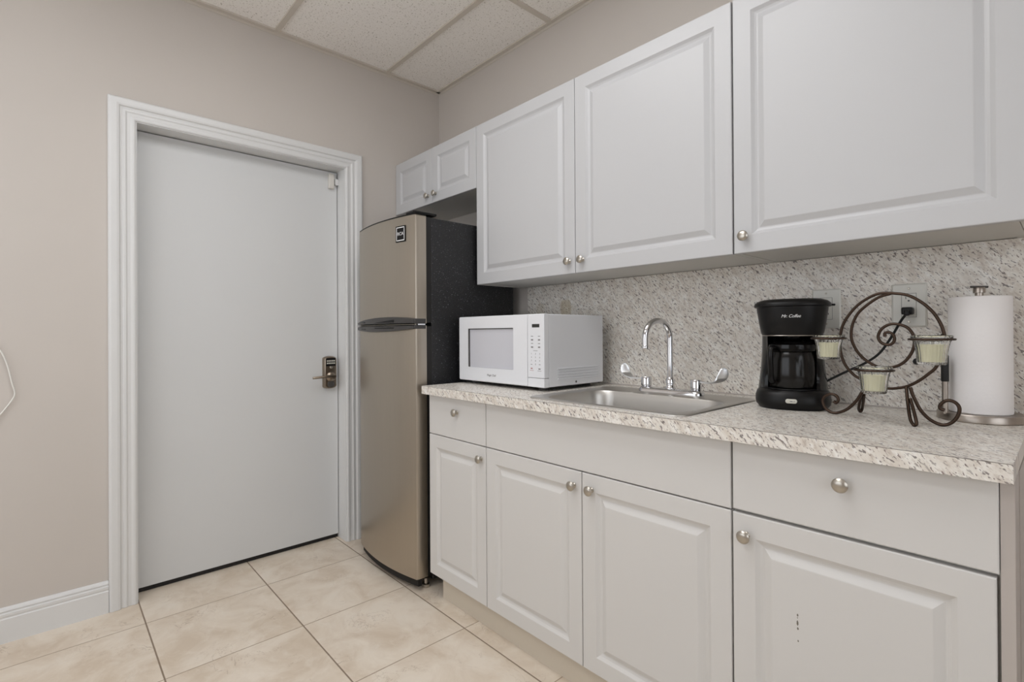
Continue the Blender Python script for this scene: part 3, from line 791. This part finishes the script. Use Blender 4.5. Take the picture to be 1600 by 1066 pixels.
# ------------------------------------------------------------------ outlets
def outlet(x0, x1, z0, z1, label):
    xc, zc_ = (x0+x1)/2, (z0+z1)/2
    t = thing('wall_outlet', label, 'outlet', (xc, -0.012, zc_), 'white outlets on the backsplash')
    bm = bmesh.new()
    loft(bm, [rr_xz(x0, x1, z0, z1, 0.003, -0.0122), rr_xz(x0, x1, z0, z1, 0.003, -0.0145), rr_xz(x0+0.004, x1-0.004, z0+0.004, z1-0.004, 0.003, -0.0178)])
    p = obj('wall_plate', bm, M['plate'], t, 30)
    obj('insert_gap', B((xc-0.0175, xc+0.0175, -0.0182, -0.0172, zc_-0.0345, zc_+0.0345)), M['greyprint'], p)
    obj('receptacle', B((xc-0.0165, xc+0.0165, -0.0195, -0.0165, zc_-0.0335, zc_+0.0335), bev=0.001), M['plate'], t)
    rc = [c for c in t.children if c.name.startswith('receptacle')][0]
    for dz in (-0.019, 0.019):
        obj('slot', B((xc-0.0075, xc-0.0058, -0.0199, -0.019, zc_+dz-0.001, zc_+dz+0.006)), M['display'], rc)
        obj('slot', B((xc+0.0058, xc+0.0075, -0.0199, -0.019, zc_+dz-0.0005, zc_+dz+0.0055)), M['display'], rc)
        bm = bmesh.new(); lathe(bm, [(0.0026, 0), (0.0026, 0.0009)], 12, (xc, -0.019, zc_+dz-0.006), '-Y'); obj('ground_hole', bm, M['display'], rc)
    for dz in (-0.048, 0.048):
        bm = bmesh.new(); lathe(bm, [(0.0032, 0), (0.0030, 0.0012), (0.0015, 0.0016)], 14, (xc, -0.0175, zc_+dz), '-Y')
        obj('screw', bm, M['nickel'], p)
outlet(2.123, 2.203, 1.148, 1.271, 'white wall outlet partly hidden behind the coffee maker')
outlet(2.331, 2.412, 1.149, 1.273, 'white wall outlet with a black plug in it')

# ------------------------------------------------------------------ candle holder
TH = radians(-6); E = Vector((cos(TH), sin(TH), 0)); NV = E.cross(Vector((0, 0, 1))); P0 = Vector((2.36, -0.272, ZC))
def on(s, z, off=0.0): return P0+E*s+Vector((0, 0, z))+NV*off
RING = [(0.0187, 0.319), (-0.0074, 0.3189), (-0.0328, 0.3076), (-0.0591, 0.2865), (-0.0829, 0.2531), (-0.0934, 0.2225), (-0.0955, 0.1762), (-0.0854, 0.138), (-0.067, 0.1123), (-0.0506, 0.1002), (-0.0217, 0.0837), (0.0093, 0.0801), (0.0274, 0.0816), (0.0509, 0.0885), (0.0738, 0.1035), (0.0933, 0.122), (0.1069, 0.1381), (0.1204, 0.1708), (0.1238, 0.1977), (0.1221, 0.2179), (0.1157, 0.2415), (0.1025, 0.2674), (0.0807, 0.2924), (0.0525, 0.3115)]
SPIRAL = [(0.0186, 0.3172), (-0.0075, 0.3098), (-0.0361, 0.2892), (-0.0559, 0.2675), (-0.0678, 0.2375), (-0.0697, 0.2071), (-0.0632, 0.1844), (-0.0501, 0.1621), (-0.0308, 0.1442), (-0.0057, 0.1314), (0.0218, 0.1339), (0.0426, 0.1455), (0.0572, 0.1655), (0.0645, 0.1866), (0.0646, 0.2076), (0.0576, 0.2251), (0.0462, 0.2358), (0.0286, 0.2414), (0.0135, 0.2399), (-0.0018, 0.2292), (-0.0091, 0.2128), (-0.0067, 0.2), (0.001, 0.1921), (0.0132, 0.1894), (0.0223, 0.1949), (0.0253, 0.2057), (0.0209, 0.2164), (0.0119, 0.2211), (0.0048, 0.2176), (0.0057, 0.2099)]
LFOOT = [(-0.0409, 0.0785), (-0.0442, 0.0688), (-0.0576, 0.0413), (-0.0778, 0.0163), (-0.0985, 0.003), (-0.1161, 0.0001), (-0.1321, 0.0099), (-0.1403, 0.0287), (-0.1355, 0.043), (-0.121, 0.0523), (-0.1069, 0.0497), (-0.101, 0.0387), (-0.107, 0.0284), (-0.1123, 0.0336)]
RFOOT = [(0.0566, 0.0865), (0.0636, 0.0644), (0.0761, 0.0379), (0.0925, 0.0192), (0.1113, 0.0098), (0.1272, 0.011), (0.1415, 0.0239), (0.1485, 0.0429), (0.1455, 0.0558), (0.1353, 0.063), (0.1236, 0.0618), (0.1143, 0.0524), (0.1142, 0.044), (0.1221, 0.0415)]
t = thing('candle_holder', 'dark bronze scrolled metal candle holder with three cup rings, between coffee maker and paper towels', 'candle holder', tuple(P0))
TR = 0.0036
bm = bmesh.new(); rp = catmull([on(s, z) for s, z in RING]+[on(*RING[0])], 5); tube(bm, rp[:-1], TR, 10, closed=True)
ring = obj('ring_frame', bm, M['bronze'], t, 60)
bm = bmesh.new(); tube(bm, catmull([on(s, z, -0.002 if i else 0) for i, (s, z) in enumerate(SPIRAL)], 5), TR, 10)
obj('spiral_scroll', bm, M['bronze'], t, 60)
bm = bmesh.new(); tube(bm, catmull([on(s, z+0.0039*(1-z/0.076)) for s, z in LFOOT], 5), TR*1.08, 10)
obj('scroll_foot', bm, M['bronze'], t, 60)
bm = bmesh.new(); tube(bm, catmull([on(s, z+-0.0058*(1-z/0.083)) for s, z in RFOOT], 5), TR*1.08, 10)
obj('scroll_foot', bm, M['bronze'], t, 60)
def hairpin(a, b, sp):
    a, b = Vector(a), Vector(b); d = (b-a); side = E*sp
    mid = a.lerp(b, 0.6)
    return catmull([a, a.lerp(b, 0.45)-side*0.7, mid.lerp(b, 0.55)-side*1.0, b+Vector((0, 0, 0.004))-side*0.5, b+Vector((0, 0, 0.0036)), b+Vector((0, 0, 0.010))+side*0.5, mid+side*0.6+Vector((0, 0, 0.004)), a.lerp(b, 0.3)+side*0.5], 5)
bm = bmesh.new(); tube(bm, hairpin(on(-0.042, 0.080), (2.291, -0.179, ZC), 0.006), TR, 10)
obj('stand_leg', bm, M['bronze'], t, 60)
bm = bmesh.new(); tube(bm, hairpin(on(0.049, 0.086), (2.434, -0.333, ZC), 0.006), TR, 10)
obj('stand_leg', bm, M['bronze'], t, 60)

CUPS = [((2.2691, -0.3749, 1.1267), 'left', 'small clear ribbed glass votive candle on the left arm, in front of the coffee maker'),
        ((2.361, -0.362, 1.051), 'mid', 'clear ribbed glass votive candle held lowest, at the front of the holder'),
        ((2.475, -0.401, 1.126), 'right', 'clear ribbed glass votive candle on the right arm, in front of the paper towels')]
def votive(c, label, k=1.0):
    t = thing('votive_candle', label, 'candle', (c[0], c[1], c[2]-0.062), 'glass votive candles in the holder')
    o = Vector((c[0], c[1], c[2]-0.062))
    rib = lambda a, k: 1+(0.03*cos(22*a) if 1 <= k <= 6 else 0)
    prof = [(0.0235, 0.0), (0.0250, 0.002), (0.0258, 0.012), (0.0268, 0.024), (0.0284, 0.036), (0.0310, 0.048), (0.0338, 0.055), (0.0362, 0.058), (0.0372, 0.060), (0.0372, 0.063), (0.0358, 0.064),
            (0.0338, 0.062), (0.0312, 0.056), (0.0286, 0.048), (0.0262, 0.036), (0.0246, 0.024), (0.0236, 0.012), (0.0226, 0.0055)]
    prof = [(r*k, h*k+0.062*(1-k)) for r, h in prof]
    bm = bmesh.new(); lathe(bm, prof, 100, o, ribs=rib)
    g = obj('glass_cup', bm, M['glass'], t, 60)
    wp_ = [(0.0212, 0.0065), (0.0222, 0.012), (0.0232, 0.024), (0.0246, 0.036), (0.0256, 0.044), (0.0235, 0.0448), (0.004, 0.0440)]
    bm = bmesh.new(); lathe(bm, [(r*k, h*k+0.062*(1-k)) for r, h in wp_], 132, o, ribs=lambda a, q: 1+(0.022*cos(22*a) if q <= 4 else 0))
    w = obj('candle_wax', bm, M['wax'], t, 50)
    bm = bmesh.new(); tube(bm, [o+Vector((0, 0, 0.044)), o+Vector((0.0005, 0, 0.050)), o+Vector((0.0015, 0, 0.054))], 0.0008, 6)
    obj('wick', bm, M['dark'], w)
for c, side, label in CUPS:
    k = 0.94 if side == 'left' else 1.0
    votive(c, label, k)
    c = Vector(c); bm = bmesh.new()
    rz = c.z-0.0066*k; R0 = 0.0395*k
    tube(bm, [Vector((c.x+R0*cos(2*pi*i/40), c.y+R0*sin(2*pi*i/40), rz)) for i in range(40)], 0.0024, 8, closed=True)
    cr = obj('cup_ring', bm, M['bronze'], t, 60)
    # short arm to the ring frame
    anchor = {'left': on(-0.098, 0.208), 'mid': on(-0.012, 0.131, -0.002), 'right': on(0.119, 0.215)}[side]
    d = Vector((anchor.x-c.x, anchor.y-c.y, 0)).normalized()
    s = Vector((c.x, c.y, rz))+d*R0
    bm = bmesh.new(); tube(bm, [s, s.lerp(anchor, 0.5)+Vector((0, 0, -0.002)), anchor], 0.0026, 8)
    obj('arm', bm, M['bronze'], cr, 60)

# ------------------------------------------------------------------ paper towels
PX, PY = 2.527, -0.103
t = thing('paper_towel_holder', 'brushed steel paper towel holder with round base, at the right end of the countertop', 'paper towel holder', (PX, PY, ZC))
bm = bmesh.new(); lathe(bm, [(0.0825, 0.0), (0.0845, 0.002), (0.0845, 0.017), (0.083, 0.0190), (0.01, 0.0190)], 64, (PX, PY, ZC))
obj('base', bm, M['holder'], t, 40)
bm = bmesh.new(); lathe(bm, [(0.0085, 0.018), (0.0085, 0.318), (0.012, 0.3185), (0.012, 0.330), (0.0105, 0.332)], 24, (PX, PY, ZC))
obj('post', bm, M['holder'], t, 40)
bm = bmesh.new(); d = E.copy()
tube(bm, [Vector((PX, PY, ZC+0.3335))-rt*0.021, Vector((PX, PY, ZC+0.3335))+rt*0.021], 0.003, 10)
obj('cross_bar', bm, M['slate'], t, 40)
ax, ay = 2.4665, -0.158
bm = bmesh.new(); lathe(bm, [(0.0065, 0.015), (0.0065, 0.097)], 18, (ax, ay, ZC))
obj('tension_arm', bm, M['holder'], t, 40)
bm = bmesh.new(); lathe(bm, [(0.0072, 0.096), (0.008, 0.098), (0.008, 0.160), (0.006, 0.164)], 18, (ax, ay, ZC))
ag = obj('arm_grip', bm, M['rubber'], t, 40)
bm = bmesh.new(); q = Vector((2.420, -0.215, 1.061))
tube(bm, [Vector((ax, ay, ZC+0.150)), q], 0.003, 8)
r = bmesh.ops.create_uvsphere(bm, u_segments=18, v_segments=12, radius=0.0085)
for v in r['verts']: v.co += q
obj('arm_knob', bm, M['rubber'], ag, 60)
r_ = thing('paper_towel_roll', 'tall white roll of paper towels standing on the steel holder', 'paper towels', (PX, PY, ZC+0.0192))
bm = bmesh.new(); RO = 0.0605
prof = [(0.0215, 0.0), (RO-0.002, 0.0), (RO, 0.002), (RO, 0.287), (RO-0.002, 0.289), (0.0215, 0.289)]
rings = []
lathe(bm, prof+[prof[0]], 72, (PX, PY, ZC+0.0192), cap=False)
obj('paper', bm, M['paper'], r_, 40)
bm = bmesh.new(); lathe(bm, [(0.0205, 0.001), (0.0213, 0.001), (0.0213, 0.288), (0.0205, 0.288), (0.0205, 0.001)], 32, (PX, PY, ZC+0.0192), cap=False)
obj('cardboard_core', bm, plain('brown_cardboard', rgb(170, 140, 105), 0.9, noise=0.08), r_, 40)

# ------------------------------------------------------------------ white cord on the left wall
bm = bmesh.new()
tube(bm, catmull([(0.006, -2.05, 1.135), (0.007, -1.995, 1.118), (0.008, -1.961, 1.085), (0.009, -1.942, 1.03), (0.010, -1.930, 0.965), (0.010, -1.922, 0.925), (0.010, -1.930, 0.898), (0.010, -1.961, 0.848), (0.009, -2.00, 0.80), (0.007, -2.06, 0.76)], 6), 0.0026, 8)
tag(obj('hanging_cord', bm, M['cordw'], None, 60), 'thin white cord looping down the beige wall at the left edge', 'cord')

# ------------------------------------------------------------------ world and view
w = bpy.data.worlds.new('world'); S.world = w; w.use_nodes = True
w.node_tree.nodes['Background'].inputs[0].default_value = (0.95, 0.985, 1.04, 1); w.node_tree.nodes['Background'].inputs[1].default_value = 2.8
S.view_settings.view_transform = 'Standard'; S.view_settings.look = 'None'
S.view_settings.gamma = 1.0; S.view_settings.use_curve_mapping = False
S.view_settings.exposure = -0.39
